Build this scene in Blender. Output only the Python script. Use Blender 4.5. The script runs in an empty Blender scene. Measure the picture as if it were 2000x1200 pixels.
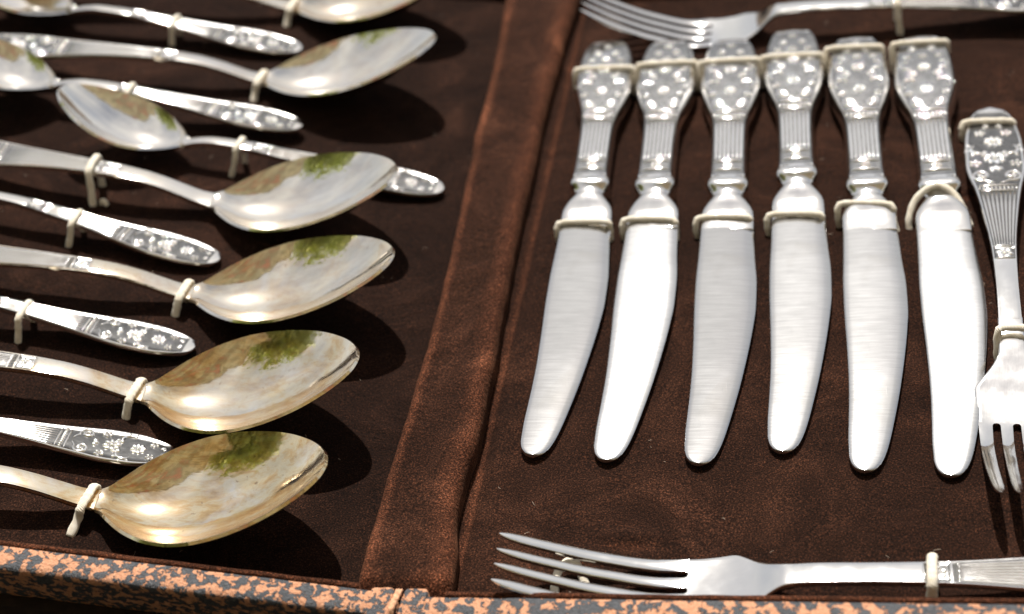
import bpy, math, random
import numpy as np
from mathutils import Vector, Matrix, noise

MM = 0.001
random.seed(7)
sc = bpy.context.scene
col = sc.collection

# ------------------------------------------------------------------ camera
CR = Vector((0.98023, 0.14259, -0.13707))      # camera right
CD = Vector((-0.01853, -0.62243, -0.78245))    # camera down
CF = Vector((-0.19689, 0.76957, -0.60743))     # camera forward
def _cam_axes():
    """solve the axes again from the view geometry so that they are exactly orthonormal"""
    F = 3400.0
    D = Vector((630.0, -2750.0, F)).normalized()
    m = .012
    X = (-F * F + 2750 * (565 - 400 * m)) / (630 - 2750 * m)
    Y = 565 + m * (X - 400)
    Xv = (-Vector((X, Y, F))).normalized()
    N = -D.cross(Xv)
    return [Vector((Xv[i], D[i], N[i])) for i in range(3)]
CR, CD, CF = _cam_axes()
cam_loc = -CF * 0.607
cd = bpy.data.cameras.new('camera')
cam = bpy.data.objects.new('camera', cd)
col.objects.link(cam)
rot = Matrix((CR, -CD, -CF)).transposed()
cam.matrix_world = Matrix.Translation(cam_loc) @ rot.to_4x4()
cd.lens = 61.2
cd.sensor_width = 36
cd.clip_start = 0.01
cd.clip_end = 500
cd.dof.use_dof = True
cd.dof.focus_distance = 0.532
cd.dof.aperture_fstop = 9.5
sc.camera = cam

# ------------------------------------------------------------------ sky, sun, exposure
SUN_EL, SUN_AZ = math.radians(60), math.radians(-6)      # azimuth from +y towards +x
w = bpy.data.worlds.new('World')
sc.world = w
w.use_nodes = True
nt = w.node_tree
bg = nt.nodes['Background']
sky = nt.nodes.new('ShaderNodeTexSky')
sky.sky_type = 'NISHITA'
sky.sun_disc = False
sky.sun_elevation = SUN_EL
sky.sun_rotation = SUN_AZ
sky.air_density = 1.0
sky.dust_density = 3.0
sky.ozone_density = 1.0
wtc = nt.nodes.new('ShaderNodeTexCoord')
wn = nt.nodes.new('ShaderNodeTexNoise')
wn.inputs['Scale'].default_value = 2.2; wn.inputs['Detail'].default_value = 6; wn.inputs['Roughness'].default_value = .55
nt.links.new(wtc.outputs['Generated'], wn.inputs['Vector'])
wr = nt.nodes.new('ShaderNodeValToRGB')
wr.color_ramp.elements[0].position = .30; wr.color_ramp.elements[0].color = (.25, .25, .25, 1)
wr.color_ramp.elements[1].position = .66; wr.color_ramp.elements[1].color = (.9, .9, .9, 1)
nt.links.new(wn.outputs['Fac'], wr.inputs[0])
wm = nt.nodes.new('ShaderNodeMix'); wm.data_type = 'RGBA'
nt.links.new(wr.outputs[0], wm.inputs[0])
nt.links.new(sky.outputs[0], wm.inputs[6])
wm.inputs[7].default_value = (10.3, 10.15, 9.9, 1)
nt.links.new(wm.outputs[2], bg.inputs[0])
bg.inputs[1].default_value = 0.05
sl = bpy.data.lights.new('sun', 'SUN')
sl.energy = 4.2
sl.angle = math.radians(0.55)
sl.color = (1.0, 0.965, 0.915)
sun = bpy.data.objects.new('sun', sl)
col.objects.link(sun)
sdir = Vector((math.sin(SUN_AZ) * math.cos(SUN_EL), math.cos(SUN_AZ) * math.cos(SUN_EL), math.sin(SUN_EL)))
sun.rotation_euler = sdir.to_track_quat('Z', 'Y').to_euler()
sc.view_settings.view_transform = 'Standard'
sc.view_settings.look = 'None'
sc.view_settings.gamma = 1
sc.view_settings.use_curve_mapping = False
sc.view_settings.exposure = 0.65

# ------------------------------------------------------------------ materials
def new_mat(name):
    m = bpy.data.materials.new(name)
    m.use_nodes = True
    return m, m.node_tree, m.node_tree.nodes['Principled BSDF']
def nd(t, kind, **kw):
    n = t.nodes.new(kind)
    for k, v in kw.items():
        if k in n.inputs: n.inputs[k].default_value = v
        else: setattr(n, k, v)
    return n
def ramp(t, fac, stops):
    r = t.nodes.new('ShaderNodeValToRGB')
    el = r.color_ramp.elements
    while len(el) < len(stops): el.new(0.5)
    for e, (p, c) in zip(el, stops):
        e.position = p
        e.color = c if len(c) == 4 else (*c, 1)
    t.links.new(fac, r.inputs[0])
    return r.outputs[0]
def tex_noise(t, scale, detail=3, rough=.5, vec=None, dist=0):
    n = nd(t, 'ShaderNodeTexNoise', Scale=scale, Detail=detail, Roughness=rough, Distortion=dist)
    if vec is not None: t.links.new(vec, n.inputs['Vector'])
    return n.outputs['Fac']
def mapping(t, src, scale):
    m = t.nodes.new('ShaderNodeMapping')
    m.inputs['Scale'].default_value = scale
    t.links.new(src, m.inputs[0])
    return m.outputs[0]
def math_n(t, op, a, b=None, clamp=False):
    n = t.nodes.new('ShaderNodeMath'); n.operation = op; n.use_clamp = clamp
    for i, x in enumerate((a, b)):
        if x is None: continue
        if isinstance(x, (int, float)): n.inputs[i].default_value = x
        else: t.links.new(x, n.inputs[i])
    return n.outputs[0]
def mixc(t, fac, a, b):
    n = t.nodes.new('ShaderNodeMix'); n.data_type = 'RGBA'
    if isinstance(fac, (int, float)): n.inputs[0].default_value = fac
    else: t.links.new(fac, n.inputs[0])
    for i, x in ((6, a), (7, b)):
        if isinstance(x, tuple): n.inputs[i].default_value = (*x, 1)
        else: t.links.new(x, n.inputs[i])
    return n.outputs[2]
def bump(t, h, strength, dist, b, prev=None):
    n = nd(t, 'ShaderNodeBump', Strength=strength, Distance=dist)
    t.links.new(h, n.inputs['Height'])
    if prev is not None: t.links.new(prev, n.inputs['Normal'])
    if b is not None: t.links.new(n.outputs[0], b.inputs['Normal'])
    return n.outputs[0]

def silver(name, base=(.92, .89, .84), rough=.062, tarn=True, gold=1.0):
    m, t, b = new_mat(name)
    tc = t.nodes.new('ShaderNodeTexCoord')
    oi = t.nodes.new('ShaderNodeObjectInfo')
    off = t.nodes.new('ShaderNodeVectorMath'); off.operation = 'MULTIPLY_ADD'
    off.inputs[1].default_value = (1, 1, 1)
    comb = t.nodes.new('ShaderNodeCombineXYZ')
    t.links.new(math_n(t, 'MULTIPLY', oi.outputs['Random'], 3.0), comb.inputs[0])
    t.links.new(tc.outputs['Object'], off.inputs[0])
    t.links.new(comb.outputs[0], off.inputs[2])
    v = off.outputs[0]
    b.inputs['Metallic'].default_value = 1
    colr = base
    if tarn:
        at = t.nodes.new('ShaderNodeAttribute'); at.attribute_type = 'OBJECT'; at.attribute_name = 'tarnish'
        big = tex_noise(t, 42, 4, .62, v, .8)
        fine = tex_noise(t, 160, 5, .7, mapping(t, v, (.45, 1.2, 1)), .4)
        f1 = ramp(t, big, [(.30, (.12, .12, .12)), (.62, (1, 1, 1))])
        f1 = math_n(t, 'MULTIPLY', f1, at.outputs['Fac'], True)
        hue = ramp(t, fine, [(.25, (.50, .30, .13)), (.44, (.80, .56, .28)), (.56, (.90, .76, .50)), (.66, (.84, .66, .40)), (.80, (.58, .42, .30))])
        c = mixc(t, f1, base, hue)
        spots = tex_noise(t, 330, 3, .6, v)
        f2 = ramp(t, spots, [(.66, (0, 0, 0)), (.74, (1, 1, 1))])
        f2 = math_n(t, 'MULTIPLY', math_n(t, 'MULTIPLY', f2, f1), .75)
        c = mixc(t, f2, c, (.30, .17, .08))
        t.links.new(c, b.inputs['Base Color'])
    else:
        b.inputs['Base Color'].default_value = (*base, 1)
    rn = tex_noise(t, 240, 4, .6, v)
    r = ramp(t, rn, [(.3, (rough * .65,) * 3), (.75, (rough * 1.7,) * 3)])
    t.links.new(r, b.inputs['Roughness'])
    b.inputs['Coat Weight'].default_value = .5
    b.inputs['Coat Roughness'].default_value = .30
    sc1 = tex_noise(t, 900, 2, .5, mapping(t, v, (.08, 1.6, 1)))
    sc2 = tex_noise(t, 90, 2, .5, v)
    n1 = bump(t, sc1, .07, .0002, None)
    sc3 = tex_noise(t, 34, 1, .5, v)
    n2 = bump(t, sc3, .10, .004, None, n1)
    bump(t, sc2, .07, .0012, b, n2)
    return m

def steel():
    m, t, b = new_mat('brushed_steel')
    tc = t.nodes.new('ShaderNodeTexCoord')
    oi = t.nodes.new('ShaderNodeObjectInfo')
    v0 = tc.outputs['Object']
    v = mapping(t, v0, (1, .035, .2))
    b.inputs['Metallic'].default_value = 1
    br = tex_noise(t, 2300, 3, .6, v)
    at = t.nodes.new('ShaderNodeAttribute'); at.attribute_type = 'OBJECT'; at.attribute_name = 'wear'
    cl = tex_noise(t, 55, 3, .6, v0)
    c = ramp(t, br, [(.3, (.59, .585, .575)), (.7, (.66, .655, .645))])
    c = mixc(t, ramp(t, tex_noise(t, 38, 4, .65, v0, .6), [(.52, (0, 0, 0)), (.72, (.55, .55, .55))]), c, (.55, .53, .49))
    t.links.new(c, b.inputs['Base Color'])
    r = ramp(t, math_n(t, 'ADD', math_n(t, 'MULTIPLY', br, .5), math_n(t, 'MULTIPLY', cl, .5)), [(.3, (.10,) * 3), (.7, (.15,) * 3)])
    t.links.new(math_n(t, 'ADD', r, math_n(t, 'MULTIPLY', at.outputs['Fac'], .12)), b.inputs['Roughness'])
    b.inputs['Anisotropic'].default_value = .2
    vt = t.nodes.new('ShaderNodeVectorTransform'); vt.vector_type = 'VECTOR'; vt.convert_from = 'OBJECT'; vt.convert_to = 'WORLD'
    vt.inputs[0].default_value = (0, 1, 0)
    t.links.new(vt.outputs[0], b.inputs['Tangent'])
    # a few lengthwise use scratches
    s2 = tex_noise(t, 1100, 1, .4, mapping(t, v0, (.05, 1, .2)))
    s2 = ramp(t, s2, [(.70, (0, 0, 0)), (.76, (1, 1, 1))])
    n1 = bump(t, br, .055, .0002, None)
    bump(t, s2, .10, .0001, b, n1)
    return m

def velvet(name, base, sheen_c, sheen_w):
    m, t, b = new_mat(name)
    tc = t.nodes.new('ShaderNodeTexCoord')
    v = tc.outputs['Object']
    nap = tex_noise(t, 26, 5, .62, v, 1.2)           # brushed patches of the pile
    nap2 = tex_noise(t, 7, 2, .5, v, .4)
    fib = tex_noise(t, 2000, 2, .65, v)
    fib2 = tex_noise(t, 900, 2, .6, v)
    k = math_n(t, 'ADD', math_n(t, 'MULTIPLY', nap, .7), math_n(t, 'MULTIPLY', nap2, .3))
    c = ramp(t, k, [(.36, tuple(x * .6 for x in base)), (.52, base), (.68, tuple(x * 2.2 for x in base))])
    f = ramp(t, fib, [(.34, (.22,) * 3), (.54, (.85,) * 3), (.66, (2.6, 2.3, 2.1)), (.78, (5.5, 4.6, 3.8))])
    mm = t.nodes.new('ShaderNodeMix'); mm.data_type = 'RGBA'; mm.blend_type = 'MULTIPLY'
    mm.inputs[0].default_value = 1
    mm.clamp_result = False
    geo = t.nodes.new('ShaderNodeNewGeometry')       # opened pile on outward bends, its bright sheen painted into the colour
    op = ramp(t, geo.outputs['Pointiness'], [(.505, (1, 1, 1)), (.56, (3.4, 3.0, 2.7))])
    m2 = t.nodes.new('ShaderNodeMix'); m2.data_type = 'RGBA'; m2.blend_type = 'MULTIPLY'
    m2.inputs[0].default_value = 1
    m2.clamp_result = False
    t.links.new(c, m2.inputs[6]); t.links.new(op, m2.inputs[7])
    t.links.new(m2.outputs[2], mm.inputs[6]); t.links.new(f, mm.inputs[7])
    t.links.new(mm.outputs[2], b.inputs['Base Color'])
    b.inputs['Roughness'].default_value = .95
    b.inputs['Specular IOR Level'].default_value = .08
    sw = ramp(t, k, [(.36, (sheen_w * .35,) * 3), (.56, (sheen_w * .8,) * 3), (.70, (min(1, sheen_w * 1.7),) * 3)])
    sw = math_n(t, 'MULTIPLY', sw, ramp(t, fib2, [(.3, (.5,) * 3), (.7, (1.3,) * 3)]))
    t.links.new(sw, b.inputs['Sheen Weight'])
    b.inputs['Sheen Roughness'].default_value = .35
    b.inputs['Sheen Tint'].default_value = (*sheen_c, 1)
    n1 = bump(t, nap, .55, .004, None)
    n2 = bump(t, fib2, .55, .0008, None, n1)
    bump(t, fib, .5, .0004, b, n2)
    return m

def leatherette():
    m, t, b = new_mat('leatherette_paper')
    tc = t.nodes.new('ShaderNodeTexCoord')
    v = tc.outputs['Object']
    a = tex_noise(t, 360, 4, .58, v, .4)
    g = tex_noise(t, 1300, 3, .65, v)
    k = math_n(t, 'ADD', math_n(t, 'MULTIPLY', a, .88), math_n(t, 'MULTIPLY', g, .12))
    mask = ramp(t, k, [(.488, (0, 0, 0)), (.502, (1, 1, 1))])
    grey = ramp(t, g, [(.3, (.030, .032, .036)), (.7, (.085, .088, .095))])
    org = ramp(t, g, [(.3, (.44, .185, .085)), (.7, (.62, .32, .185))])
    c = mixc(t, mask, org, grey)
    wear = ramp(t, tex_noise(t, 420, 4, .7, v), [(.68, (0, 0, 0)), (.74, (1, 1, 1))])
    c = mixc(t, math_n(t, 'MULTIPLY', wear, .55), c, (.66, .42, .28))
    t.links.new(c, b.inputs['Base Color'])
    t.links.new(ramp(t, mask, [(0, (.62,) * 3), (1, (.40,) * 3)]), b.inputs['Roughness'])
    b.inputs['Specular IOR Level'].default_value = .45
    h = math_n(t, 'ADD', math_n(t, 'MULTIPLY', mask, .6), math_n(t, 'MULTIPLY', g, .8))
    bump(t, h, 1.0, .0010, b)
    return m

def plain(name, c, rough, metal=0, noise_s=None, amp=.25, bumpd=0, spec=.3):
    m, t, b = new_mat(name)
    tc = t.nodes.new('ShaderNodeTexCoord')
    b.inputs['Roughness'].default_value = rough
    b.inputs['Metallic'].default_value = metal
    b.inputs['Specular IOR Level'].default_value = spec
    if noise_s:
        f = tex_noise(t, noise_s, 4, .6, tc.outputs['Object'])
        cc = ramp(t, f, [(.3, tuple(x * (1 - amp) for x in c)), (.7, tuple(min(1, x * (1 + amp)) for x in c))])
        t.links.new(cc, b.inputs['Base Color'])
        if bumpd: bump(t, f, .7, bumpd, b)
    else:
        b.inputs['Base Color'].default_value = (*c, 1)
    return m

def cord_mat():
    m, t, b = new_mat('elastic_cord')
    uv = t.nodes.new('ShaderNodeUVMap')
    wv = nd(t, 'ShaderNodeTexWave', Scale=1.0, Distortion=1.2, Detail=1.0)
    wv.wave_type = 'BANDS'; wv.bands_direction = 'DIAGONAL'
    t.links.new(mapping(t, uv.outputs[0], (.5, 1.4, 1)), wv.inputs[0])
    tc = t.nodes.new('ShaderNodeTexCoord')
    f = tex_noise(t, 500, 3, .6, tc.outputs['Object'])
    c = ramp(t, f, [(.3, (.74, .65, .50)), (.7, (.88, .82, .70))])
    t.links.new(c, b.inputs['Base Color'])
    b.inputs['Roughness'].default_value = .85
    b.inputs['Specular IOR Level'].default_value = .2
    b.inputs['Sheen Weight'].default_value = .2
    bump(t, wv.outputs['Fac'], .6, .00035, b)
    return m

M = dict(
    silver=silver('silver'),
    relief=silver('silver_relief', (.93, .91, .88), .09, False),
    oxid=plain('oxidised_silver', (.17, .167, .162), .23, 1, 300, .25, .00015),
    steel=steel(),
    bolster=silver('polished_steel', (.74, .73, .71), .09, False),
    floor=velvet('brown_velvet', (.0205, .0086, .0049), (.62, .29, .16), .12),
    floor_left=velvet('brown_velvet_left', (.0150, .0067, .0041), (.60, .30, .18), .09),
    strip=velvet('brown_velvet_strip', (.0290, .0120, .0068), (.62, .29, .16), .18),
    cord=cord_mat(),
    paper=leatherette(),
    fray=plain('frayed_cloth', (.62, .34, .20), .9, 0, 900, .35, .0005),
    dark=plain('dark_board', (.02, .012, .008), .9, 0, 300, .3, .0003),
)

# ------------------------------------------------------------------ mesh helpers
class MB:
    """collects geometry in millimetres; build() links it as one mesh object"""
    def __init__(s): s.v = []; s.f = []; s.m = []; s.uv = {}
    def vert(s, p): s.v.append(tuple(p)); return len(s.v) - 1
    def face(s, idx, m=0): s.f.append(tuple(idx)); s.m.append(m)
    def grid(s, rows, closed=False, mat=None):
        ids = [[s.vert(p) for p in r] for r in rows]
        n = len(ids[0])
        for i in range(len(ids) - 1):
            for j in range(n if closed else n - 1):
                k = (j + 1) % n
                s.face((ids[i][j], ids[i + 1][j], ids[i + 1][k], ids[i][k]), mat(i, j) if mat else 0)
        return ids
    def cap(s, ring, flip=False, m=0): s.face(ring[::-1] if flip else ring, m)
    def build(s, name, mats, parent=None, smooth=True, mat=None, angle=None):
        me = bpy.data.meshes.new(name)
        me.from_pydata([(x * MM, y * MM, z * MM) for x, y, z in s.v], [], s.f)
        for q in (mats if isinstance(mats, (list, tuple)) else [mats]): me.materials.append(q)
        me.polygons.foreach_set('material_index', s.m)
        me.polygons.foreach_set('use_smooth', [smooth] * len(s.f))
        if s.uv:
            ul = me.uv_layers.new(name='UVMap')
            for lp in me.loops: ul.data[lp.index].uv = s.uv.get(lp.vertex_index, (0, 0))
        me.update()
        import bmesh
        bm = bmesh.new(); bm.from_mesh(me)
        bmesh.ops.recalc_face_normals(bm, faces=bm.faces)
        bm.to_mesh(me); bm.free()
        if angle: me.set_sharp_from_angle(angle=math.radians(angle))
        o = bpy.data.objects.new(name, me)
        col.objects.link(o)
        if parent is not None: o.parent = parent
        if mat is not None: o.matrix_local = mat
        return o

def pchip(pts):
    """monotone cubic through (x, y) pairs"""
    xs = [p[0] for p in pts]; ys = [p[1] for p in pts]
    n = len(xs)
    h = [xs[i + 1] - xs[i] for i in range(n - 1)]
    d = [(ys[i + 1] - ys[i]) / h[i] for i in range(n - 1)]
    t = [0] * n
    t[0], t[-1] = d[0], d[-1]
    for i in range(1, n - 1):
        if d[i - 1] * d[i] > 0:
            w1, w2 = 2 * h[i] + h[i - 1], h[i] + 2 * h[i - 1]
            t[i] = (w1 + w2) / (w1 / d[i - 1] + w2 / d[i])
    def f(x):
        if x <= xs[0]: return ys[0]
        if x >= xs[-1]: return ys[-1]
        i = max(k for k in range(n - 1) if xs[k] <= x)
        s = (x - xs[i]) / h[i]
        return ((1 + 2 * s) * (1 - s) ** 2 * ys[i] + s * (1 - s) ** 2 * h[i] * t[i]
                + s * s * (3 - 2 * s) * ys[i + 1] + s * s * (s - 1) * h[i] * t[i + 1])
    return f

def empty(name, mw, label, cat, group=None):
    o = bpy.data.objects.new(name, None)
    o.empty_display_size = .02
    col.objects.link(o)
    o.matrix_world = mw
    o['label'] = label; o['category'] = cat
    if group: o['group'] = group
    return o

def copy_tree(o, parent=None):
    c = o.copy(); col.objects.link(c); c.parent = parent
    for ch in o.children: copy_tree(ch, c)
    return c

def dome(mb, S, e0, v0, re, rv, ang, h, seg=9, rings=3, base=0.0):
    """a low rounded pad on the surface S, long axis turned by ang"""
    ca, sa = math.cos(ang), math.sin(ang)
    prev = None
    for r in range(rings):
        q = 1 - r / rings
        hh = base + h * math.sin(math.acos(q)) if r else base - .25
        ring = []
        for k in range(seg):
            a = 2 * math.pi * k / seg
            x, y = re * q * math.cos(a), rv * q * math.sin(a)
            p = S(e0 + x * ca - y * sa, v0 + x * sa + y * ca)
            ring.append(mb.vert((p[0], p[1], p[2] + hh)))
        if prev:
            for k in range(seg): mb.face((prev[k], prev[(k + 1) % seg], ring[(k + 1) % seg], ring[k]))
        prev = ring
    p = S(e0, v0)
    t = mb.vert((p[0], p[1], p[2] + base + h))
    for k in range(seg): mb.face((prev[k], prev[(k + 1) % seg], t))

def ridge(mb, S, path, r, h):
    """a half round raised line along path [(e, v)] on the surface S"""
    rows = []
    n = len(path)
    for i, (e, v) in enumerate(path):
        a = path[max(i - 1, 0)]; b = path[min(i + 1, n - 1)]
        dx, dy = b[0] - a[0], b[1] - a[1]
        l = math.hypot(dx, dy) or 1
        nx, ny = -dy / l, dx / l
        q = min(1, .35 + 3.0 * min(i, n - 1 - i) / n)
        rr = (r(i / (n - 1)) if callable(r) else r) * q
        row = []
        for s, z in ((-1, -.2), (-.72, .68 * h), (0, h), (.72, .68 * h), (1, -.2)):
            p = S(e + nx * rr * s, v + ny * rr * s)
            row.append((p[0], p[1], p[2] + z * (q if z > 0 else 1)))
        rows.append(row)
    ids = mb.grid(rows)
    mb.cap(ids[0]); mb.cap(ids[-1], True)

def flower(S, e, v, r, n, h, parent, name='flower'):
    mb = MB()
    for k in range(n):
        a = 2 * math.pi * (k + .3) / n
        dome(mb, S, e + .64 * r * math.cos(a), v + .64 * r * math.sin(a), .40 * r, min(.36, 2.05 / n) * r, a, h, 8)
    dome(mb, S, e, v, .27 * r, .27 * r, 0, h * 1.25, 8)
    return mb.build(name, M['relief'], parent)

def scroll(S, e, v, r, turns, a0, sgn, w, h, parent, tail=None, name='scroll'):
    mb = MB()
    path = []
    n = 26
    for i in range(n):
        q = i / (n - 1)
        a = a0 + sgn * q * turns * 2 * math.pi
        rr = r * (1 - .8 * q)
        path.append((e + rr * math.cos(a), v + rr * math.sin(a)))
    if tail: path = tail + path
    ridge(mb, S, path, w, h)
    dome(mb, S, path[-1][0], path[-1][1], w * 1.25, w * 1.25, 0, h * 1.1, 8)
    return mb.build(name, M['relief'], parent)

def leaf_arc(S, e, v, r, a0, a1, k, w, h, parent, name='leaf_scroll'):
    mb = MB()
    n = 14
    path = [(e + r * math.cos(a0 + (a1 - a0) * i / (n - 1)), v + r * math.sin(a0 + (a1 - a0) * i / (n - 1))) for i in range(n)]
    ridge(mb, S, path, w, h)
    for i in range(k):
        a = a0 + (a1 - a0) * (i + .6) / k
        dome(mb, S, e + r * 1.45 * math.cos(a), v + r * 1.45 * math.sin(a), w * 1.5, w * 1.05, a + .5, h * .9, 8)
    dome(mb, S, path[-1][0], path[-1][1], w * 1.6, w * 1.6, 0, h * 1.1, 8)
    return mb.build(name, M['relief'], parent)

# ------------------------------------------------------------------ the flat silver handle shared by spoons and forks
def flat_handle(root, x0, we, zu, Lh, orn, band, flute, motif, k, t_neck=2.3, tarnish=0.0, metal='silver'):
    """x0: x of the neck end; the handle runs to -x. e is the distance from its far end. we: half width by e, zu: top height by distance from the neck"""
    W = pchip(we); Z = pchip(zu)
    T = pchip([(0, 1.6), (orn, 2.0), (flute[1], 2.3), (Lh, t_neck)])
    rec = pchip([(0, .0), (2, .0), (5, .34), (flute[1] - 1, .34), (flute[1], .05), (motif[0], .05), (motif[0] + .3, .25), (motif[1] - .3, .25), (motif[1], 0.0), (Lh, 0)])
    def S(e, v):
        ww = max(W(e), .3)
        q = max(-1, min(1, v / ww))
        return (x0 - Lh + e, v, Z(Lh - e) - rec(e) + .22 * (1 - q * q))
    es = sorted(set([.02, .15, .4, .8, 1.4, 2.2, 3.2] + [4 + i * 1.6 for i in range(int((Lh - 4) / 1.6))] + [flute[1], motif[0], motif[0] + .3, motif[1] - .3, motif[1], Lh]))
    fr = (-.80, -.6, -.4, -.2, 0, .2, .4, .6, .80)
    rows = []
    for e in es:
        ww, z, t, rc = W(e), Z(Lh - e), T(e) * min(1, .45 + e / 4), rec(e)
        x = x0 - Lh + e
        top = [(-1, -.55 * t), (-.985, -.22 * t), (-.95, -.02), (-.87, .0)]
        pts = [(x, a * ww, z + b) for a, b in top]
        pts += [(x, a * ww, z - rc + .22 * (1 - a * a)) for a in fr]
        pts += [(x, -a * ww, z + b) for a, b in reversed(top)]
        pts += [(x, a * ww, z + b) for a, b in ((.97, -.85 * t), (.8, -t), (0, -t * 1.05), (-.8, -t), (-.97, -.85 * t))]
        rows.append(pts)
    mb = MB()
    nfr = len(fr)
    def mf(i, j):
        e = .5 * (es[i] + es[i + 1])
        inner = 3 <= j < 3 + nfr + 1
        return 1 if inner and (3.2 < e < flute[1] or motif[0] < e < motif[1]) else 0
    ids = mb.grid(rows, True, mf)
    mb.cap(ids[0]); mb.cap(ids[-1], True)
    h = mb.build('handle', [M[metal], M['oxid']], root, angle=50)
    h['tarnish'] = tarnish
    # fluting: raised lengthwise ribs
    mb = MB()
    nr = 8
    for i in range(nr):
        q = -.72 + 1.44 * i / (nr - 1)
        ridge(mb, S, [(flute[0] + (flute[1] - flute[0]) * s / 16, q * W(flute[0] + (flute[1] - flute[0]) * s / 16)) for s in range(17)],
              lambda f: .62 * W(flute[0] + (flute[1] - flute[0]) * f) * .72 * 2 / (nr - 1) * .5 * 1.25, .2)
    mb.build('fluting', M['relief'], h)
    # bead band between two bars
    for e in (band[0], band[1]):
        mb = MB()
        ridge(mb, S, [(e, q * W(e) * .86 / 6) for q in range(-6, 7)], .32, .5)
        mb.build('band_bar', M['relief'], h)
    mb = MB()
    e = .5 * (band[0] + band[1])
    nb = 10
    for i in range(nb):
        dome(mb, S, e, (-.78 + 1.56 * i / (nb - 1)) * W(e), (band[1] - band[0]) * .27, W(e) * .068, 0, .5, 8)
    mb.build('bead_row', M['relief'], h)
    # square with a small flower near the neck
    for e in (motif[0], motif[1]):
        mb = MB()
        ridge(mb, S, [(e, q * W(e) * .86 / 4) for q in range(-4, 5)], .28, .4)
        mb.build('band_bar', M['relief'], h)
    em = .5 * (motif[0] + motif[1])
    flower(S, em, 0, .44 * (motif[1] - motif[0]), 6, .4, h)
    # floral relief, from the bead band (a = 0) outwards to the end
    o = band[0] - .6
    hh = .55
    for s in (-1, 1):
        scroll(S, o - 4.6 * k, s * 3.7 * k, 2.5 * k, 1.35, math.pi * (-.1 if s > 0 else .1), s, .52 * k, hh, h, tail=[(o - .8 * k, s * .5 * k), (o - 1.2 * k, s * 1.6 * k)])
        flower(S, o - 10.6 * k, s * 5.1 * k, 1.75 * k, 5, hh, h)
        leaf_arc(S, o - 18.0 * k, s * 3.6 * k, 2.3 * k, s * 2.6, s * -.5, 4, .55 * k, hh, h)
        flower(S, o - 26.2 * k, s * 3.3 * k, 1.6 * k, 5, hh, h)
        scroll(S, o - 29.6 * k, s * 1.5 * k, 1.05 * k, 1.0, 0, s, .3 * k, hh * .8, h)
    mb = MB()
    for a in (2.2, math.pi, -2.2):
        dome(mb, S, o - 7.2 * k + 1.2 * k * math.cos(a), 1.2 * k * math.sin(a), 1.1 * k, .8 * k, a, hh, 8)
    mb.build('clover', M['relief'], h)
    flower(S, o - 13.4 * k, 0, 3.1 * k, 8, hh, h)
    flower(S, o - 21.8 * k, 0, 2.7 * k, 8, hh, h)
    return h

def spoon_bowl(root, Lb, B, zJ, zT, D, neck, tarnish):
    b = pchip([(0, neck / B), (.04, neck / B * 1.25), (.09, .37), (.15, .55), (.22, .72), (.32, .89), (.44, .99), (.5, 1), (.6, .965), (.7, .88), (.79, .76), (.87, .60), (.93, .44), (.97, .285), (.99, .165), (1, .03)])
    sh = pchip([(0, 0), (.04, .12), (.1, .38), (.18, .64), (.28, .85), (.4, .98), (.48, 1), (.6, .95), (.74, .77), (.86, .49), (.95, .2), (1, 0)])
    nu, nv = 52, 28
    us = [.5 - .5 * math.cos(math.pi * (i / nu) ** .92) for i in range(nu + 1)]
    us[-1] = 1
    fs = [math.sin(math.pi / 2 * (-1 + 2 * j / nv)) for j in range(nv + 1)]
    P = np.zeros((nu + 1, nv + 1, 3))
    for i, u in enumerate(us):
        zr = zJ + (zT - zJ) * u - 2.2 * math.sin(math.pi * min(1, u * 1.0)) * (u ** .3)
        for j, f in enumerate(fs):
            P[i, j] = (u * Lb, f * B * b(u), zr - D * sh(u) * (1 - abs(f) ** 2.15))
    du = np.gradient(P, axis=0); dv = np.gradient(P, axis=1)
    N = np.cross(du, dv)
    ln = np.linalg.norm(N, axis=2, keepdims=True); N = N / np.maximum(ln, 1e-9)
    N[N[:, :, 2] < 0] *= -1
    Q = P - N * .95
    mb = MB()
    a = mb.grid(P.tolist()); c = mb.grid(Q.tolist())
    loop = lambda g: g[0] + [r[-1] for r in g[1:]] + g[-1][-2::-1] + [r[0] for r in g[-2:0:-1]]
    la, lc = loop(a), loop(c)
    for i in range(len(la)):
        j = (i + 1) % len(la)
        mb.face((la[i], la[j], lc[j], lc[i]))
    o = mb.build('bowl', M['silver'], root, angle=62)
    o['tarnish'] = tarnish
    return o

# ------------------------------------------------------------------ the case: two trays hinged like a book, the left one lying 9 degrees higher at its far side
HX, TILT = -14.2, math.radians(9)
ML = Matrix.Translation((HX * MM, 0, 0)) @ Matrix.Rotation(TILT, 4, 'Y')
MR = Matrix.Identity(4)
case = empty('cutlery_case', Matrix.Identity(4), 'open two-part cutlery case lined with dark brown velvet, mottled orange and grey rim', 'cutlery case')

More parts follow.
